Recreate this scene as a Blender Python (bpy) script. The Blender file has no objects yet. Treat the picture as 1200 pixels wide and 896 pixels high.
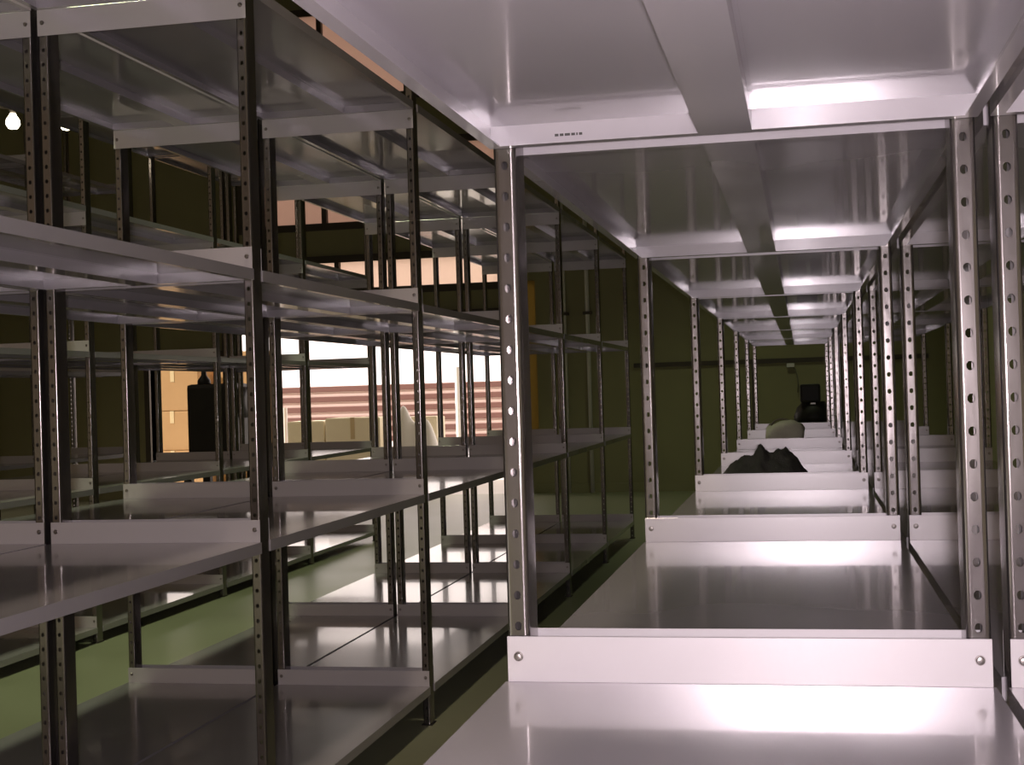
import bpy, bmesh, math, random
from mathutils import Vector, Matrix, noise

S = 1.8            # metres per bay pitch (all rack measures below are in bay pitches)
EYE = 0.766        # camera height above the floor, in bay pitches
sc = bpy.context.scene
COL = sc.collection
rnd = random.Random(4)

# ------------------------------------------------------------------ materials
def new_mat(name):
    m = bpy.data.materials.new(name); m.use_nodes = True
    nt = m.node_tree
    return m, nt, nt.nodes['Principled BSDF']

def setp(b, **k):
    for key, v in k.items():
        b.inputs[key.replace('_', ' ')].default_value = v

def noisy(name, c1, c2, scale=6.0, rough=(.3, .5), metallic=0.0, bump=0.0, bump_scale=40.0,
          stretch=(1, 1, 1), coat=0.0, coat_rough=.08, detail=4.0):
    m, nt, b = new_mat(name)
    N, Lk = nt.nodes, nt.links
    tc = N.new('ShaderNodeTexCoord'); mp = N.new('ShaderNodeMapping')
    mp.inputs['Scale'].default_value = stretch
    Lk.new(tc.outputs['Object'], mp.inputs['Vector'])
    no = N.new('ShaderNodeTexNoise'); no.inputs['Scale'].default_value = scale
    no.inputs['Detail'].default_value = detail
    Lk.new(mp.outputs[0], no.inputs['Vector'])
    cr = N.new('ShaderNodeValToRGB')
    cr.color_ramp.elements[0].position = .1; cr.color_ramp.elements[1].position = .9
    cr.color_ramp.elements[0].color = (*c1, 1); cr.color_ramp.elements[1].color = (*c2, 1)
    Lk.new(no.outputs['Fac'], cr.inputs[0]); Lk.new(cr.outputs[0], b.inputs['Base Color'])
    mr = N.new('ShaderNodeMapRange')
    mr.inputs['To Min'].default_value = rough[0]; mr.inputs['To Max'].default_value = rough[1]
    Lk.new(no.outputs['Fac'], mr.inputs['Value']); Lk.new(mr.outputs[0], b.inputs['Roughness'])
    setp(b, Metallic=metallic, Coat_Weight=coat, Coat_Roughness=coat_rough)
    if bump:
        n2 = N.new('ShaderNodeTexNoise'); n2.inputs['Scale'].default_value = bump_scale
        Lk.new(mp.outputs[0], n2.inputs['Vector'])
        bp = N.new('ShaderNodeBump'); bp.inputs['Strength'].default_value = bump
        bp.inputs['Distance'].default_value = .01
        Lk.new(n2.outputs['Fac'], bp.inputs['Height']); Lk.new(bp.outputs[0], b.inputs['Normal'])
    return m

M = {}
M['shelf'] = noisy('shelf_grey_enamel', (.38, .35, .375), (.43, .40, .425), 3.0, (.20, .22), .15,
                   0, 1.3, (1, 1, 1), .42, .05, 1.0)
M['plate'] = noisy('plate_pale_enamel', (.62, .58, .60), (.64, .60, .62), 2.0, (.26, .27), .27,
                   0, 1.3, (1, 1, 1), .1, .2, 1.0)
M['post'] = noisy('post_dark_metal', (.19, .17, .165), (.26, .24, .24), 14.0, (.15, .23), .9,
                  .04, 30, (1, 1, .25))
M['bolt'] = noisy('bolt_zinc', (.20, .18, .17), (.34, .31, .30), 60.0, (.25, .4), .9)
M['floor'] = noisy('floor_green_paint', (.26, .262, .165), (.33, .335, .22), 1.6, (.34, .52), 0,
                   .05, 5, (1, 1, 1), .12, .2)
M['wall'] = noisy('wall_green', (.27, .25, .13), (.34, .32, .17), 1.2, (.5, .7), 0)
M['roof'] = noisy('roof_sheet', (.08, .09, .06), (.12, .13, .09), 2.0, (.6, .8), 0)
M['steel'] = noisy('door_frame_steel', (.06, .05, .04), (.10, .08, .06), 4.0, (.5, .7), .2)
M['ground'] = noisy('yard_concrete', (.50, .47, .43), (.62, .58, .54), .8, (.7, .9), 0, .1, 20)
M['cloth'] = noisy('cloth_charcoal', (.035, .030, .028), (.060, .052, .050), 22.0, (.8, .95), 0, .35, 120)
M['canvas'] = noisy('bag_canvas', (.62, .56, .47), (.76, .70, .60), 16.0, (.7, .9), 0, .3, 150)
M['strap'] = noisy('bag_strap', (.16, .13, .10), (.22, .19, .14), 30.0, (.7, .9), 0)
M['black'] = noisy('machine_black', (.015, .013, .011), (.03, .026, .022), 8.0, (.45, .6), 0)
M['chrome'] = noisy('small_metal_plate', (.5, .48, .44), (.6, .58, .54), 20.0, (.3, .4), .6)
M['card'] = noisy('carton_brown', (.34, .19, .075), (.40, .235, .10), 3.0, (.7, .85), 0)
M['tape'] = noisy('carton_tape', (.55, .42, .24), (.60, .47, .28), 10.0, (.3, .4), 0)
M['cream'] = noisy('crate_cream', (.78, .70, .50), (.84, .76, .58), 2.0, (.6, .8), 0)
M['rail'] = noisy('fence_brown', (.15, .065, .055), (.20, .09, .075), 2.0, (.6, .8), 0, .1, 40, (.2, 1, 1))
M['rail_pale'] = noisy('fence_pale_pink', (.60, .44, .41), (.68, .50, .47), 2.0, (.6, .8))
M['tarp'] = noisy('tarp_white', (.72, .70, .66), (.82, .79, .75), 2.0, (.5, .7), 0)
M['white'] = noisy('painted_white', (.72, .69, .66), (.80, .77, .74), 8.0, (.4, .6), 0)
M['cable'] = noisy('cable_grey', (.16, .15, .11), (.20, .19, .14), 20.0, (.4, .6), 0)

def translucent(name, col, tr):
    m, nt, b = new_mat(name)
    N, Lk = nt.nodes, nt.links
    t = N.new('ShaderNodeBsdfTranslucent'); t.inputs['Color'].default_value = (*tr, 1)
    setp(b, Base_Color=(*col, 1), Roughness=.5)
    mx = N.new('ShaderNodeMixShader'); mx.inputs[0].default_value = .85
    Lk.new(b.outputs[0], mx.inputs[1]); Lk.new(t.outputs[0], mx.inputs[2])
    Lk.new(mx.outputs[0], N['Material Output'].inputs['Surface'])
    return m
M['panel'] = translucent('fibreglass_tan', (.4, .3, .22), (.50, .40, .35))
M['panel_white'] = translucent('fibreglass_white', (.5, .45, .4), (.85, .74, .66))
M['panel_yellow'] = translucent('fibreglass_yellow', (.3, .25, .1), (.24, .19, .08))

def emitter(name, col, s):
    m, nt, b = new_mat(name)
    setp(b, Base_Color=(*col, 1), Emission_Color=(*col, 1), Emission_Strength=s)
    return m
M['bulb'] = emitter('lamp_bulb', (1, .88, .66), 9)

# ------------------------------------------------------------------ mesh helpers
def to_obj(name, bm, mat, parent=None, smooth=False, loc=None):
    bmesh.ops.recalc_face_normals(bm, faces=bm.faces)
    me = bpy.data.meshes.new(name); bm.to_mesh(me); bm.free()
    me.materials.append(M[mat] if isinstance(mat, str) else mat)
    if smooth:
        me.polygons.foreach_set('use_smooth', [True] * len(me.polygons))
    o = bpy.data.objects.new(name, me); COL.objects.link(o)
    if parent: o.parent = parent
    if loc: o.location = loc
    return o

def box(bm, x0, x1, y0, y1, z0, z1):
    v = [bm.verts.new(p) for p in ((x0, y0, z0), (x1, y0, z0), (x1, y1, z0), (x0, y1, z0),
                                   (x0, y0, z1), (x1, y0, z1), (x1, y1, z1), (x0, y1, z1))]
    for f in ((0, 3, 2, 1), (4, 5, 6, 7), (0, 1, 5, 4), (1, 2, 6, 5), (2, 3, 7, 6), (3, 0, 4, 7)):
        bm.faces.new([v[i] for i in f])
    return v

def bevel_all(bm, w, seg=2):
    bmesh.ops.bevel(bm, geom=list(bm.edges), offset=w, segments=seg, affect='EDGES', profile=.6)

def tube(bm, pts, r, seg=10):
    """round bar through a list of points; r is one radius or one per point"""
    rings = []
    n = len(pts)
    pts = [Vector(p) for p in pts]
    for i, p in enumerate(pts):
        d = (pts[min(i + 1, n - 1)] - pts[max(i - 1, 0)]).normalized()
        a = d.orthogonal().normalized() if i == 0 else (a - d * a.dot(d)).normalized()
        b = d.cross(a)
        rr = r if not isinstance(r, (list, tuple)) else r[i]
        rings.append([bm.verts.new(p + (a * math.cos(2 * math.pi * k / seg) + b * math.sin(2 * math.pi * k / seg)) * rr)
                      for k in range(seg)])
    for i in range(n - 1):
        for k in range(seg):
            bm.faces.new((rings[i][k], rings[i][(k + 1) % seg], rings[i + 1][(k + 1) % seg], rings[i + 1][k]))
    bm.faces.new(rings[0][::-1]); bm.faces.new(rings[-1])

def lathe(bm, prof, seg=24):
    rings = []
    for r, z in prof:
        rings.append([bm.verts.new((r * math.cos(2 * math.pi * k / seg), r * math.sin(2 * math.pi * k / seg), z)) for k in range(seg)])
    for i in range(len(prof) - 1):
        for k in range(seg):
            bm.faces.new((rings[i][k], rings[i][(k + 1) % seg], rings[i + 1][(k + 1) % seg], rings[i + 1][k]))
    bm.faces.new(rings[0][::-1]); bm.faces.new(rings[-1])

def thing(name, label, cat, loc=(0, 0, 0), rz=0, group=None):
    o = bpy.data.objects.new(name, None); COL.objects.link(o)
    o.empty_display_size = .1
    o.location = loc; o.rotation_euler = (0, 0, rz)
    return tag(o, label, cat, group)

def tag(o, label, cat, group=None):
    o['label'] = label; o['category'] = cat
    if group: o['group'] = group
    return o

def struct(name, bm, mat, label=None, parent=None):
    o = to_obj(name, bm, mat, parent)
    if not parent: o['kind'] = 'structure'
    if label: o['label'] = label
    return o

# ------------------------------------------------------------------ the racks
FACE, LEG, TH = .0180, .0350, .0012
TOP = .735
LIP, RET = .0185, .010
PLATE_H = .0360
LEVELS = (-.675, -.2300, .2135, .6840)
HANG_H = .0440   # the top shelf carries its skirting plates below instead of above

def post_mesh(TOP):
    """C-section upright: a front face with one column of punched holes, rounded corners, two legs going back"""
    bm = bmesh.new()
    w, t, d, R = FACE * S, TH * S, LEG * S, .0042 * S
    h = (TOP + EYE) * S
    p = .0245 * S
    hw, hh = .0028 * S, .0034 * S
    n = int(h / p)
    cx = w / 2
    oct8 = [(math.cos(a), math.sin(a)) for a in [math.pi / 8 + i * math.pi / 4 for i in range(8)]]
    x0, x1 = R, w - R
    for i in range(n):
        za = i * p; zb = za + p if i < n - 1 else h
        zc = za + p * .55
        layers = []
        for y in (0, t):
            inner = [bm.verts.new((cx + c * hw * 1.08, y, zc + s_ * hh * 1.08)) for c, s_ in oct8]
            outer = [bm.verts.new(q) for q in ((x1, y, zc), (x1, y, zb), (cx, y, zb), (x0, y, zb),
                                               (x0, y, zc), (x0, y, za), (cx, y, za), (x1, y, za))]
            for k in range(8):
                a, b = inner[k], inner[(k + 1) % 8]
                o1 = outer[(k + 1) % 8]
                bm.faces.new((a, o1, b)); bm.faces.new((outer[k], o1, a))
            layers.append(inner)
        for k in range(8):
            bm.faces.new((layers[0][k], layers[0][(k + 1) % 8], layers[1][(k + 1) % 8], layers[1][k]))
    # corners and legs: an open section swept up the height
    r_in = R - t
    lip = .0042 * S
    for sx in (0, 1):
        sec_o = [(R, 0)] + [(R - R * math.sin(a), R - R * math.cos(a)) for a in [math.pi / 2 * k / 6 for k in range(1, 7)]] + [(0, d), (lip, d)]
        sec_i = [(R, t)] + [(R - r_in * math.sin(a), R - r_in * math.cos(a)) for a in [math.pi / 2 * k / 6 for k in range(1, 7)]] + [(t, d - t), (lip, d - t)]
        if sx:
            sec_o = [(w - x, y) for x, y in sec_o]; sec_i = [(w - x, y) for x, y in sec_i]
        lo = [[bm.verts.new((x, y, z)) for x, y in sec] for sec in (sec_o, sec_i) for z in (0, h)]
        ob, ot, ib, it = lo
        m = len(sec_o)
        for k in range(m - 1):
            bm.faces.new((ob[k], ob[k + 1], ot[k + 1], ot[k]))
            bm.faces.new((ib[k], ib[k + 1], it[k + 1], it[k]))
            bm.faces.new((ob[k], ob[k + 1], ib[k + 1], ib[k])); bm.faces.new((ot[k], ot[k + 1], it[k + 1], it[k]))
        bm.faces.new((ob[-1], ib[-1], it[-1], ot[-1]))
    for z in (0, h):
        v = [bm.verts.new(q) for q in ((x0, 0, z), (x1, 0, z), (x1, t, z), (x0, t, z))]; bm.faces.new(v)
    bmesh.ops.remove_doubles(bm, verts=bm.verts, dist=1e-6)
    return bm

def foot_bm():
    bm = bmesh.new()
    w = FACE * S
    box(bm, -.004 * S, w + .004 * S, -.003 * S, (LEG + .003) * S, 0, .0028 * S)
    bevel_all(bm, .0008 * S, 1)
    return bm

def shelf_bm(W, Ln):
    """pressed steel tray: top sheet, lips folded down on four sides, return flanges below"""
    bm = bmesh.new()
    w, l, t, h, r = W * S / 2, Ln * S, .0010 * S, LIP * S, RET * S
    box(bm, -w, w, 0, l, -t, 0)
    box(bm, -w, -w + t, 0, l, -h, -t); box(bm, w - t, w, 0, l, -h, -t)
    box(bm, -w + t, w - t, 0, t, -h, -t); box(bm, -w + t, w - t, l - t, l, -h, -t)
    box(bm, -w + t, -w + r, t, l - t, -h, -h + t); box(bm, w - r, w - t, t, l - t, -h, -h + t)
    box(bm, -w + r, w - r, t, r, -h, -h + t); box(bm, -w + r, w - r, l - r, l - t, -h, -h + t)
    return bm

def stiff_bm(Ln):
    """hat-section stiffener under the middle of a shelf"""
    bm = bmesh.new()
    l = Ln * S; w = .0205 * S; t = .0010 * S; h = (LIP - .0010) * S; f = .003 * S
    y0, y1 = .0045 * S, l - .0045 * S
    box(bm, -w, w, y0, y1, -h, -h + t)
    box(bm, -w, -w + t, y0, y1, -h + t, 0); box(bm, w - t, w, y0, y1, -h + t, 0)
    box(bm, -w - f, -w, y0, y1, -t, 0); box(bm, w, w + f, y0, y1, -t, 0)
    return bm

def plate_bm(W, h):
    bm = bmesh.new()
    w = W * S / 2
    box(bm, -w, w, -.0010 * S, 0, 0, h * S)
    bmesh.ops.bevel(bm, geom=[e for e in bm.edges], offset=.0003 * S, segments=1, affect='EDGES')
    return bm

def bolt_bm():
    bm = bmesh.new()
    r = .0032 * S
    prof = [(r * 1.25, 0), (r * 1.25, .0006 * S), (r, .0006 * S), (r, .0022 * S), (r * .8, .0030 * S), (r * .3, .0033 * S)]
    lathe(bm, prof, 12)
    bm.transform(Matrix.Rotation(math.pi / 2, 4, 'X'))   # points towards -Y
    return bm

POST_ME = to_obj('post', post_mesh(TOP), 'post', smooth=True); POST_ME.data.set_sharp_from_angle(angle=math.radians(35)); TALL_ME = to_obj('post', post_mesh(1.70), 'post', smooth=True); TALL_ME.data.set_sharp_from_angle(angle=math.radians(35))
FOOT_ME = to_obj('foot_plate', foot_bm(), 'post')
BOLT_ME = to_obj('bolt', bolt_bm(), 'bolt', smooth=False)
MASTERS = [POST_ME, TALL_ME, FOOT_ME, BOLT_ME]
SETS = {}
LEN = 1 - .0365 - .0012 - .0006
def rack_set(W):
    if W not in SETS:
        s = dict(shelf=to_obj('shelf', shelf_bm(W + .004, LEN), 'shelf'),
                 stiff=to_obj('stiffener', stiff_bm(LEN), 'shelf'),
                 plate=to_obj('end_plate', plate_bm(W, PLATE_H), 'plate'),
                 hung=to_obj('end_plate', plate_bm(W, HANG_H), 'plate'))
        MASTERS.extend(s.values()); SETS[W] = s
    return SETS[W]

def inst(src, parent, loc, name=None):
    o = src.copy(); COL.objects.link(o); o.parent = parent; o.location = loc
    return o

def bay(label, group, xc, W, yf, drop=0.0, last=False, front_plates=True, extra=()):
    """one bay of racking: its front uprights, four shelves with stiffeners and skirting plates"""
    s = rack_set(W)
    root = thing('shelving_bay', label, 'shelving', (xc * S, yf * S, 0), 0, group)
    xs = (-W / 2 * S, (W / 2 - FACE) * S)
    for yy in ([0, S] if last else [0]):
        for x in xs:
            p = inst(TALL_ME if extra else POST_ME, root, (x, yy, .0028 * S))
            inst(FOOT_ME, p, (0, 0, -.0028 * S))
    y0 = .0368 * S
    for z in LEVELS + tuple(extra):
        zz = (z - drop + EYE) * S
        sh = inst(s['shelf'], root, (0, y0, zz))
        inst(s['stiff'], sh, (0, 0, -.0010 * S))
        top = .6 < z < .8
        hz = PLATE_H * .56
        if top:      # hangs in front of the upright faces, under the lip
            rp = inst(s['hung'], root, (0, S - .0003 * S, zz - (LIP + HANG_H) * S)); hz = HANG_H * .5
        else:
            rp = inst(s['plate'], root, (0, y0 + LEN * S - .0002 * S, zz))
        for x in (-(W / 2 - FACE * .5) * S, (W / 2 - FACE * .5) * S):
            inst(BOLT_ME, rp, (x, -.0010 * S, hz * S))
        if front_plates and not top:
            inst(s['plate'], root, (0, y0 + .0012 * S, zz))
    return root

ORD = ['first', 'second', 'third', 'fourth', 'fifth', 'sixth', 'seventh', 'eighth']
YA, YL = 1.0935, 2.1376
WA, WL = .3690, .3715
GAP = .0127
rows = [  # where, group, x centre, width, y of first frame, first bay, number of bays, lowered by
    ('bay, %s back in the bright row the view runs through', 'row of racking seen from inside',
     -.0520, WA, YA - 1, 0, 7, 0, None),
    ('bay, %s back in the row at the right edge behind the bright row', 'row of racking at the right edge',
     -.0520 + WA + GAP, WA, YA - 1, 0, 7, 0, None),
    ('bay, %s back in the dark row along the narrow left aisle', 'row of racking left of the narrow aisle',
     -.8667 - WL / 2, WL, YL - 1, 0, 6, 0, None),
    ('bay, %s back in the second dark row left of the aisle', 'second row of racking left of the narrow aisle',
     -.8667 - WL * 1.5 - GAP, WL, YL - 1, 0, 6, 0, None),
    ('bay, %s back in the dark row beyond the green floor', 'third row of racking, beyond the green floor',
     -2.245 - WL / 2, WL, YL - 1, 2, 4, .040, None),
    ('bay, %s back in the dark row nearest the bright doorway', 'fourth row of racking from the narrow aisle',
     -2.245 - WL * 1.5 - GAP, WL, YL - 1, 3, 3, .040, None),
    ('bay, %s back in the farthest dark row at left', 'farthest row of racking at the left edge',
     -3.630 - WL / 2, WL, YL - 1, 4, 2, .040, None),
]
for text, grp, xc, W, y0, k0, n, drop, _ in rows:
    for i in range(n):
        k = k0 + i
        lab = 'shelving ' + (text % ORD[i])
        bay(lab, grp, xc, W, y0 + k, drop, last=(i == n - 1), front_plates=(drop == 0),
            extra=(1.225, 1.650) if drop else ())

# small dark stamp and two rivets on the inner face of the shelf lip above the camera
lip = bpy.data.objects['shelving_bay']
upper = [c for c in lip.children if c.name.startswith('shelf')][2]
bm = bmesh.new()
yl = (LEN - .0010) * S
x = -.1335 * S
for wd in (.0030, .0030, .0042, .0030, .0012, .0026):
    box(bm, x, x + wd * S, yl - .0006, yl - .0001, -.0120 * S, -.0100 * S); x += (wd + .0010) * S
st = to_obj('stamp_mark', bm, 'black', upper)
# ------------------------------------------------------------------ the hall
HX0, HX1, HY0, HY1, HZ = -12.4, 2.05, -12.0, 18.7, 7.6
bm = bmesh.new(); box(bm, HX0, HX1, HY0, HY1, -.2, 0); struct('floor', bm, 'floor', 'green painted concrete floor')
bm = bmesh.new(); box(bm, HX0 - .2, HX1 + .2, HY0, HY1 + .9, HZ, HZ + .2); struct('ceiling', bm, 'roof')
bm = bmesh.new(); box(bm, HX0 - .2, HX0, -3, HY1 + .2, -.2, HZ); struct('wall_left', bm, 'wall')
bm = bmesh.new(); box(bm, HX1, HX1 + .2, -3, HY1 + .2, -.2, HZ); struct('wall_right', bm, 'wall')
# end wall with a tall doorway and translucent sheets above
DX0, DX1, DZ = -7.92, -3.86, 2.42
SX0, SX1, SZ = -9.2, -8.06, 2.02       # lower side opening left of the doorway
PX0, PX1 = -3.70, -3.52
OPEN = [  # x0, x1, z0, z1 of every hole in the end wall
    (DX0, DX1, -.2, DZ), (SX0, SX1, -.2, SZ), (PX0, PX1, .84, 2.9),
    (-7.5, -4.0, 2.85, 3.32), (-7.75, -4.0, 3.78, 4.9), (-7.75, -4.0, 5.55, 6.8)]
xs = sorted({HX0, HX1} | {v for o in OPEN for v in o[:2]}); zs = sorted({-.2, HZ} | {v for o in OPEN for v in o[2:]})
bm = bmesh.new()
for i in range(len(xs) - 1):
    run = None
    for j in range(len(zs) - 1):
        cx, cz = (xs[i] + xs[i + 1]) / 2, (zs[j] + zs[j + 1]) / 2
        solid = not any(o[0] < cx < o[1] and o[2] < cz < o[3] for o in OPEN)
        if solid and run is None: run = zs[j]
        if run is not None and (not solid or j == len(zs) - 2):
            box(bm, xs[i], xs[i + 1], HY1, HY1 + .2, run, zs[j] if not solid else zs[j + 1]); run = None
struct('wall_back', bm, 'wall', 'dark green end wall')
bm = bmesh.new()
box(bm, SX1, DX0, HY1 - .06, HY1 + .2, 0, DZ + .12)
box(bm, DX1, DX1 + .12, HY1 - .06, HY1 + .2, 0, DZ + .12)
box(bm, DX0, DX1, HY1 - .06, HY1 + .2, DZ, DZ + .12)
struct('door_1', bm, 'steel', 'wide open doorway with dark steel frame')
bm = bmesh.new()
box(bm, SX0 - .08, SX0, HY1 - .05, HY1 + .2, 0, SZ + .08)
box(bm, SX0, SX1, HY1 - .05, HY1 + .2, SZ, SZ + .08)
struct('door_2', bm, 'steel', 'lower side opening left of the wide doorway')
for k, (x0, x1, z0, z1) in enumerate(OPEN[2:]):
    bm = bmesh.new(); box(bm, x0, x1, HY1 + .08, HY1 + .10, z0, z1)
    w = struct('window_%d' % (k + 1), bm, ('panel_yellow', 'panel_white', 'panel', 'panel')[k],
               ('narrow yellow translucent strip beside the doorway', 'low pale strip window above the doorway',
                'tan translucent window band above the strip window', 'highest tan translucent window band')[k])
    if k:
        bm = bmesh.new()
        for i in range(4):
            x = x0 + (x1 - x0) * i / 3
            box(bm, x - .035, x + .035, HY1 - .01, HY1 + .07, z0, z1)
        for z in (z0, z1):
            box(bm, x0 - .05, x1 + .05, HY1 - .04, HY1 - .01, z - .05, z + .05)
        to_obj('window_frame', bm, 'steel', w)
# seams of the end wall boarding
bm = bmesh.new()
for z in (1.69,):
    box(bm, -2.2, 1.6, HY1 - .03, HY1, z - .03, z + .03)
for x in (-.62, .52):
    box(bm, x - .03, x + .03, HY1 - .03, HY1, 0, 1.66)
struct('trim_1', bm, 'steel')
bm = bmesh.new(); box(bm, HX0, SX0 - .08, HY1 - .03, HY1, 0, .12); box(bm, DX1 + .12, HX1, HY1 - .03, HY1, 0, .12)
struct('baseboard_back', bm, 'wall')
bm = bmesh.new()
for y in range(-10, 19, 4):
    box(bm, HX0, HX1, y - .1, y + .1, HZ - .35, HZ)
struct('trim_2', bm, 'roof', 'roof beams')

# ------------------------------------------------------------------ outside the doorway
bm = bmesh.new(); box(bm, -60, 40, HY1 + .2, 90, -.25, -.02)
o = struct('trim_3', bm, 'ground', 'pale yard outside the doorway'); o.name = 'floor_outside'

def carton(label, loc, size, mat='card', name='carton', cat='box', group=None, rz=0):
    sx, sy, sz = size
    root = thing(name, label, cat, loc, rz, group)
    bm = bmesh.new(); box(bm, -sx / 2, sx / 2, -sy / 2, sy / 2, 0, sz); bevel_all(bm, .012, 2)
    to_obj('body', bm, mat, root)
    bm = bmesh.new()
    box(bm, -sx / 2 + .02, -.006, -sy / 2 + .015, sy / 2 - .015, sz, sz + .008)
    box(bm, .006, sx / 2 - .02, -sy / 2 + .015, sy / 2 - .015, sz, sz + .008)
    to_obj('flaps', bm, mat, root)
    bm = bmesh.new()
    box(bm, -.035, .035, -sy / 2 - .004, sy / 2, sz + .008, sz + .011)
    box(bm, -.035, .035, -sy / 2 - .004, -sy / 2 - .001, sz * .7, sz + .011)
    to_obj('tape', bm, 'tape', root)
    return root
g = 'brown cartons at the left of the doorway'
carton('large brown carton at the bottom of the pile by the doorway', (-10.44, 22.4, -.02), (1.09, .87, .58), group=g)
carton('brown carton in the middle of the pile by the doorway', (-10.46, 22.42, .571), (.98, .8, .66), group=g)
carton('light brown carton on top of the pile by the doorway', (-10.44, 22.4, 1.242), (.94, .75, .70), group=g)
carton('tall brown carton standing right beside the carton pile', (-9.42, 22.95, -.02), (.85, .85, 2.24), group=g)
g = 'cream crates in the yard'
carton('wide cream crate standing in the yard outside the doorway', (-7.58, 20.95, -.02), (.60, .6, 1.04), 'cream', 'crate', 'crate', g)
carton('cream crate right of the wide crate in the yard', (-6.80, 20.9, -.02), (.88, .6, 1.08), 'cream', 'crate', 'crate', g)
carton('cream crate behind the white tarp heap in the yard', (-5.86, 21.25, -.02), (.60, .5, 1.06), 'cream', 'crate', 'crate', g)

def heap(name, label, cat, loc, rx, ry, peaks, mat, seed=0, amp=.25, fold=14.0, nr=26, na=56):
    """a soft heap: a height field over an ellipse, with folds, closed underneath"""
    bm = bmesh.new()
    rings = []
    for i in range(1, nr + 1):
        q = i / nr
        ring = []
        for k in range(na):
            a = 2 * math.pi * k / na
            edge = 1 + .12 * noise.noise(Vector((math.cos(a) * 1.7, math.sin(a) * 1.7, seed)))
            x, y = rx * q * edge * math.cos(a), ry * q * edge * math.sin(a)
            ring.append([x, y, q])
        rings.append(ring)
    def hgt(x, y, q):
        h = sum(pz * math.exp(-((x - px) / sx) ** 2 - (y / (ry * .62)) ** 2) for px, pz, sx in peaks)
        f = noise.noise(Vector((x * fold, y * fold, seed + 3.1))) + .5 * noise.noise(Vector((x * fold * 2.3, y * fold * 2.3, seed)))
        base = max(p[1] for p in peaks)
        h = h + base * amp * f
        return max(.004, h * (1 - q ** 5) + base * .16 * (1 - q ** 8))
    top = bm.verts.new((0, 0, hgt(0, 0, 0)))
    vs = [[bm.verts.new((x, y, hgt(x, y, q) if q < 1 else .001)) for x, y, q in r] for r in rings]
    for k in range(na):
        bm.faces.new((top, vs[0][k], vs[0][(k + 1) % na]))
        for i in range(nr - 1):
            bm.faces.new((vs[i][k], vs[i + 1][k], vs[i + 1][(k + 1) % na], vs[i][(k + 1) % na]))
    bm.faces.new(vs[-1][::-1])
    o = to_obj(name, bm, mat, None, True, loc)
    return tag(o, label, cat)

heap('tarp', 'white tarp heaped in front of a cream crate in the yard', 'tarp', (-5.72, 20.5, -.02), .53, .27,
     [(-.28, 1.0, .2), (.12, .85, .25)], 'tarp', 7, .12, 3.0)

fence = thing('fence', 'brown slatted fence across the yard outside', 'fence', (-7.6, 27, -.02))
for i in range(6):
    bm = bmesh.new(); z = .50 + i * .205
    box(bm, -4.2, 4.2, .0, .03, z, z + .105); bevel_all(bm, .008, 1)
    to_obj('rail', bm, 'rail', fence)
bm = bmesh.new(); box(bm, -4.2, 4.2, .03, .034, .5, 1.64); to_obj('board', bm, 'rail_pale', fence)
for x in (-4.0, -1.4, 1.4, 4.0):
    bm = bmesh.new(); box(bm, x - .05, x + .05, .035, .135, 0, 1.62); bevel_all(bm, .01, 1)
    to_obj('post', bm, 'rail', fence)
for lab, x, y, h in (('slim white pole in the yard right of the tarp', -5.96, 24, 1.88),
                     ('short white pole in the yard behind the cream crates', -9.12, 23.8, 1.25)):
    p = thing('pole', lab, 'pole', (x, y, -.02))
    bm = bmesh.new(); tube(bm, [(0, 0, 0), (0, 0, h)], .045, 14); to_obj('shaft', bm, 'white', p)
    bm = bmesh.new(); lathe(bm, [(.11, 0), (.11, .02), (.06, .03)], 16); to_obj('base', bm, 'white', p)

# ------------------------------------------------------------------ things in the hall
LA = (-.2300 + EYE) * S     # height of the shelf the camera looks along
heap('cloth', 'dark crumpled cloth lying on the shelf, third opening back', 'cloth', (-.175, 6.30, LA), .20, .20,
     [(-.012, .062, .026), (-.05, .062, .06), (-.13, .058, .07), (.05, .080, .06), (.125, .088, .062)], 'cloth', 2, .24, 30.0)

bag = thing('bag', 'small beige canvas bag on the shelf behind the dark cloth', 'bag', (-.125, 9.9, LA))
bm = bmesh.new()
bmesh.ops.create_uvsphere(bm, u_segments=40, v_segments=24, radius=1)
for v in bm.verts:
    x, y, z = v.co
    f = lambda c, e: math.copysign(abs(c) ** e, c)
    x2, y2, z2 = f(x, .48) * .132, f(y, .6) * .10, f(z, .55) * .075
    n1 = noise.noise(Vector((x2 * 16, y2 * 16, z2 * 16 + 5)))
    k = 1 + .10 * n1
    zz = z2 * k + .075
    zz *= 1 + .10 * math.sin(x2 * 18 + 1.0)
    v.co = (x2 * k, y2 * k, max(.001, zz))
to_obj('body', bm, 'canvas', bag, True)
bm = bmesh.new()
pts = []
for i in range(15):
    a = math.pi * i / 14
    pts.append((-.02 - .07 * math.cos(a), -.03, .130 + .045 * math.sin(a)))
tube(bm, pts, .007, 8); to_obj('handle', bm, 'strap', bag, True)
bm = bmesh.new()
tube(bm, [(-.11 + .22 * i / 16, -.012 + .004 * math.sin(i), .149 - .0016 * (i - 8) ** 2 * .14) for i in range(17)], .004, 6)
to_obj('zip', bm, 'strap', bag, True)

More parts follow.
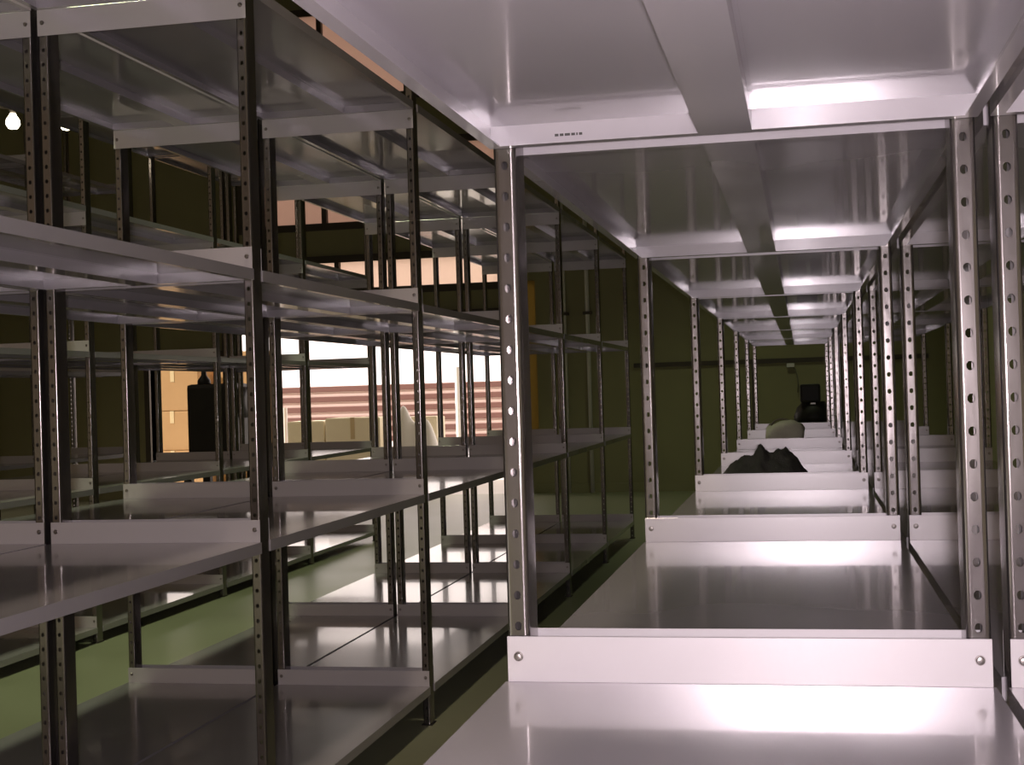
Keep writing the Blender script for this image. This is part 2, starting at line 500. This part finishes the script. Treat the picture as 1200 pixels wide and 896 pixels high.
mach = thing('machine', 'black machine with a square head, standing beyond the row end', 'machine', (.10, 15.0, 0))
bm = bmesh.new(); box(bm, -.20, .22, -.22, .22, 0, .98); bevel_all(bm, .03, 2); to_obj('base', bm, 'black', mach)
bm = bmesh.new(); lathe(bm, [(.20, 0), (.205, .06), (.17, .15), (.13, .19), (.12, .21)], 28)
bm.transform(Matrix.Translation((.01, 0, .98))); to_obj('shoulder', bm, 'black', mach, True)
bm = bmesh.new(); box(bm, -.125, .085, -.12, .14, 1.18, 1.375); bevel_all(bm, .025, 2); to_obj('head', bm, 'black', mach)
bm = bmesh.new(); box(bm, -.02, .03, -.216, -.19, 1.165, 1.18); box(bm, -.02, .02, -.226, -.22, .92, .975)
to_obj('metal_plate', bm, 'chrome', mach)

m2 = thing('machine', 'dark bulky machine with pointed lug, in front of the brown cartons', 'machine', (-7.2, 16.5, 0))
bm = bmesh.new(); box(bm, -.30, .30, -.3, .3, .72, 1.60); bevel_all(bm, .05, 2); to_obj('body', bm, 'black', m2)
bm = bmesh.new(); lathe(bm, [(.085, 0), (.08, .06), (.035, .12), (.03, .18), (.012, .2)], 16)
bm.transform(Matrix.Translation((-.19, 0, 1.59))); to_obj('lug', bm, 'black', m2, True)
bm = bmesh.new(); lathe(bm, [(.10, 0), (.19, .01), (.20, .05), (.19, .09), (.10, .10)], 28)
bm.transform(Matrix.Translation((.30, 0, 1.36)) @ Matrix.Rotation(math.pi / 2, 4, 'Y')); to_obj('flywheel', bm, 'black', m2, True)
bm = bmesh.new(); box(bm, -.36, .36, -.34, .34, .62, .72); bevel_all(bm, .02, 1); to_obj('bed', bm, 'black', m2)
for x in (-.3, .3):
    for y in (-.28, .28):
        bm = bmesh.new(); box(bm, x - .05, x + .05, y - .05, y + .05, 0, .62); bevel_all(bm, .01, 1)
        to_obj('leg', bm, 'black', m2)

sw = thing('switch', 'small white switch with a thin cable on the dark end wall', 'switch', (-.14, HY1 - .03, 1.60))
bm = bmesh.new(); box(bm, -.05, .05, -.04, .0, 0, .05); bevel_all(bm, .006, 2); to_obj('box', bm, 'white', sw)
bm = bmesh.new(); tube(bm, [(.03, -.01, .0), (.06, -.012, -.03), (.085, -.012, -.12), (.09, -.012, -.22), (.08, -.012, -.33)], .008, 8)
to_obj('cable', bm, 'cable', sw, True)

for lab, x in (('left one of two thin grey pipes on the dark end wall', -3.12), ('right one of two thin grey pipes on the dark end wall', -2.80)):
    p = thing('pipe', lab, 'pipe', (x, HY1 - .05, 0))
    bm = bmesh.new(); tube(bm, [(0, 0, 0), (0, 0, HZ - .36)], .028, 12); to_obj('run', bm, 'white', p, True)
    bm = bmesh.new()
    for z in (.8, 2.4, 4.0, 5.6): box(bm, -.06, .06, -.035, .05, z, z + .04)
    to_obj('bracket', bm, 'steel', p)

lamps = []
for lab, x, y, z in (('left one of two hanging lamps seen at the upper left edge', -5.98, 9.92, 3.61),
                     ('right one of two hanging lamps seen at the upper left edge', -5.60, 10.06, 3.60)):
    l = thing('pendant_lamp', lab, 'lamp', (x, y, z), 0, 'hanging lamps')
    bm = bmesh.new(); lathe(bm, [(.005, -.055), (.035, -.048), (.055, -.015), (.05, .02), (.03, .05), (.02, .07)], 20)
    to_obj('bulb', bm, 'bulb', l, True)
    bm = bmesh.new()
    lathe(bm, [(.022, .07), (.03, .12), (.10, .16), (.14, .13), (.135, .125), (.10, .15), (.03, .11)], 28)
    to_obj('shade', bm, 'steel', l, True)
    bm = bmesh.new(); tube(bm, [(0, 0, .14), (0, 0, HZ - .2 - z)], .008, 8); to_obj('cord', bm, 'cable', l)

for o in MASTERS:
    bpy.data.objects.remove(o)

# ------------------------------------------------------------------ light
def light(name, kind, loc, energy, col, **k):
    d = bpy.data.lights.new(name, kind); d.energy = energy; d.color = col
    for a, b in k.items(): setattr(d, a, b)
    o = bpy.data.objects.new(name, d); COL.objects.link(o); o.location = loc
    return o
CAM = Vector((0, 0, EYE * S))
light('camera_flash', 'POINT', CAM + Vector((.02, -.12, .01)), 190, (1, .88, .93), shadow_soft_size=.03)
s = light('sun', 'SUN', (0, 0, 30), 9.0, (1, .94, .86), angle=.02)
s.rotation_euler = Vector((.78, .30, -.55)).to_track_quat('-Z', 'Y').to_euler()
GREENISH, WARM = (.90, 1, .62), (1, .84, .66)      # tints of unseen fill lights added to lift the dark hall
for x, y, e, c in ((-3.5, 4.6, 340, GREENISH), (-3.5, 9.5, 300, GREENISH), (-8.3, 9.0, 80, WARM),
                   (-1.0, 3.4, 280, WARM), (-1.0, 10.0, 50, GREENISH), (-.6, 15.6, 160, GREENISH), (-9.5, 14.5, 120, WARM), (-3.5, -5.0, 60, WARM)):
    light('hall_fill', 'SPOT', (x, y, 5.6), e, c, shadow_soft_size=.25, spot_size=math.radians(100), spot_blend=.8)

w = bpy.data.worlds.new('world'); sc.world = w; w.use_nodes = True
nt = w.node_tree; N, Lk = nt.nodes, nt.links
tc = N.new('ShaderNodeTexCoord'); sp = N.new('ShaderNodeSeparateXYZ')
Lk.new(tc.outputs['Generated'], sp.inputs[0])
ry = N.new('ShaderNodeMapRange'); ry.inputs['From Min'].default_value = -.25; ry.inputs['From Max'].default_value = .25
Lk.new(sp.outputs['Y'], ry.inputs['Value'])
mc = N.new('ShaderNodeMix'); mc.data_type = 'RGBA'
Lk.new(ry.outputs[0], mc.inputs['Factor'])
mc.inputs['A'].default_value = (.215, .155, .096, 1); mc.inputs['B'].default_value = (2.5, 2.15, 2.0, 1)
Lk.new(mc.outputs['Result'], N['Background'].inputs['Color'])
N['Background'].inputs['Strength'].default_value = 1.0

# ------------------------------------------------------------------ camera
F, YAW, PITCH, ROLL = 1638.7, .2044, .00718, -.03028
cd = bpy.data.cameras.new('camera'); cam = bpy.data.objects.new('camera', cd); COL.objects.link(cam)
cd.sensor_fit = 'HORIZONTAL'; cd.sensor_width = 36; cd.lens = F / 1200 * 36; cd.clip_start = .02; cd.clip_end = 300
fwd = Vector((-math.sin(YAW) * math.cos(PITCH), math.cos(YAW) * math.cos(PITCH), math.sin(PITCH)))
right = Vector((math.cos(YAW), math.sin(YAW), 0))
up = right.cross(fwd)
cr, sr = math.cos(ROLL), math.sin(ROLL)
# image x/y axes are the camera axes turned by the roll
R = right * cr + up * (sr) ; U = up * cr - right * sr
R = right * cr + up * sr; U = -right * sr + up * cr
mat = Matrix((R, U, -fwd)).transposed().to_4x4(); mat.translation = CAM
cam.matrix_world = mat
sc.camera = cam

sc.view_settings.view_transform = 'Standard'; sc.view_settings.look = 'None'
sc.view_settings.exposure = 0; sc.view_settings.gamma = 1; sc.view_settings.use_curve_mapping = False
sc.cycles.max_bounces = 8; sc.cycles.glossy_bounces = 5; sc.cycles.diffuse_bounces = 4
sc.cycles.use_denoising = True
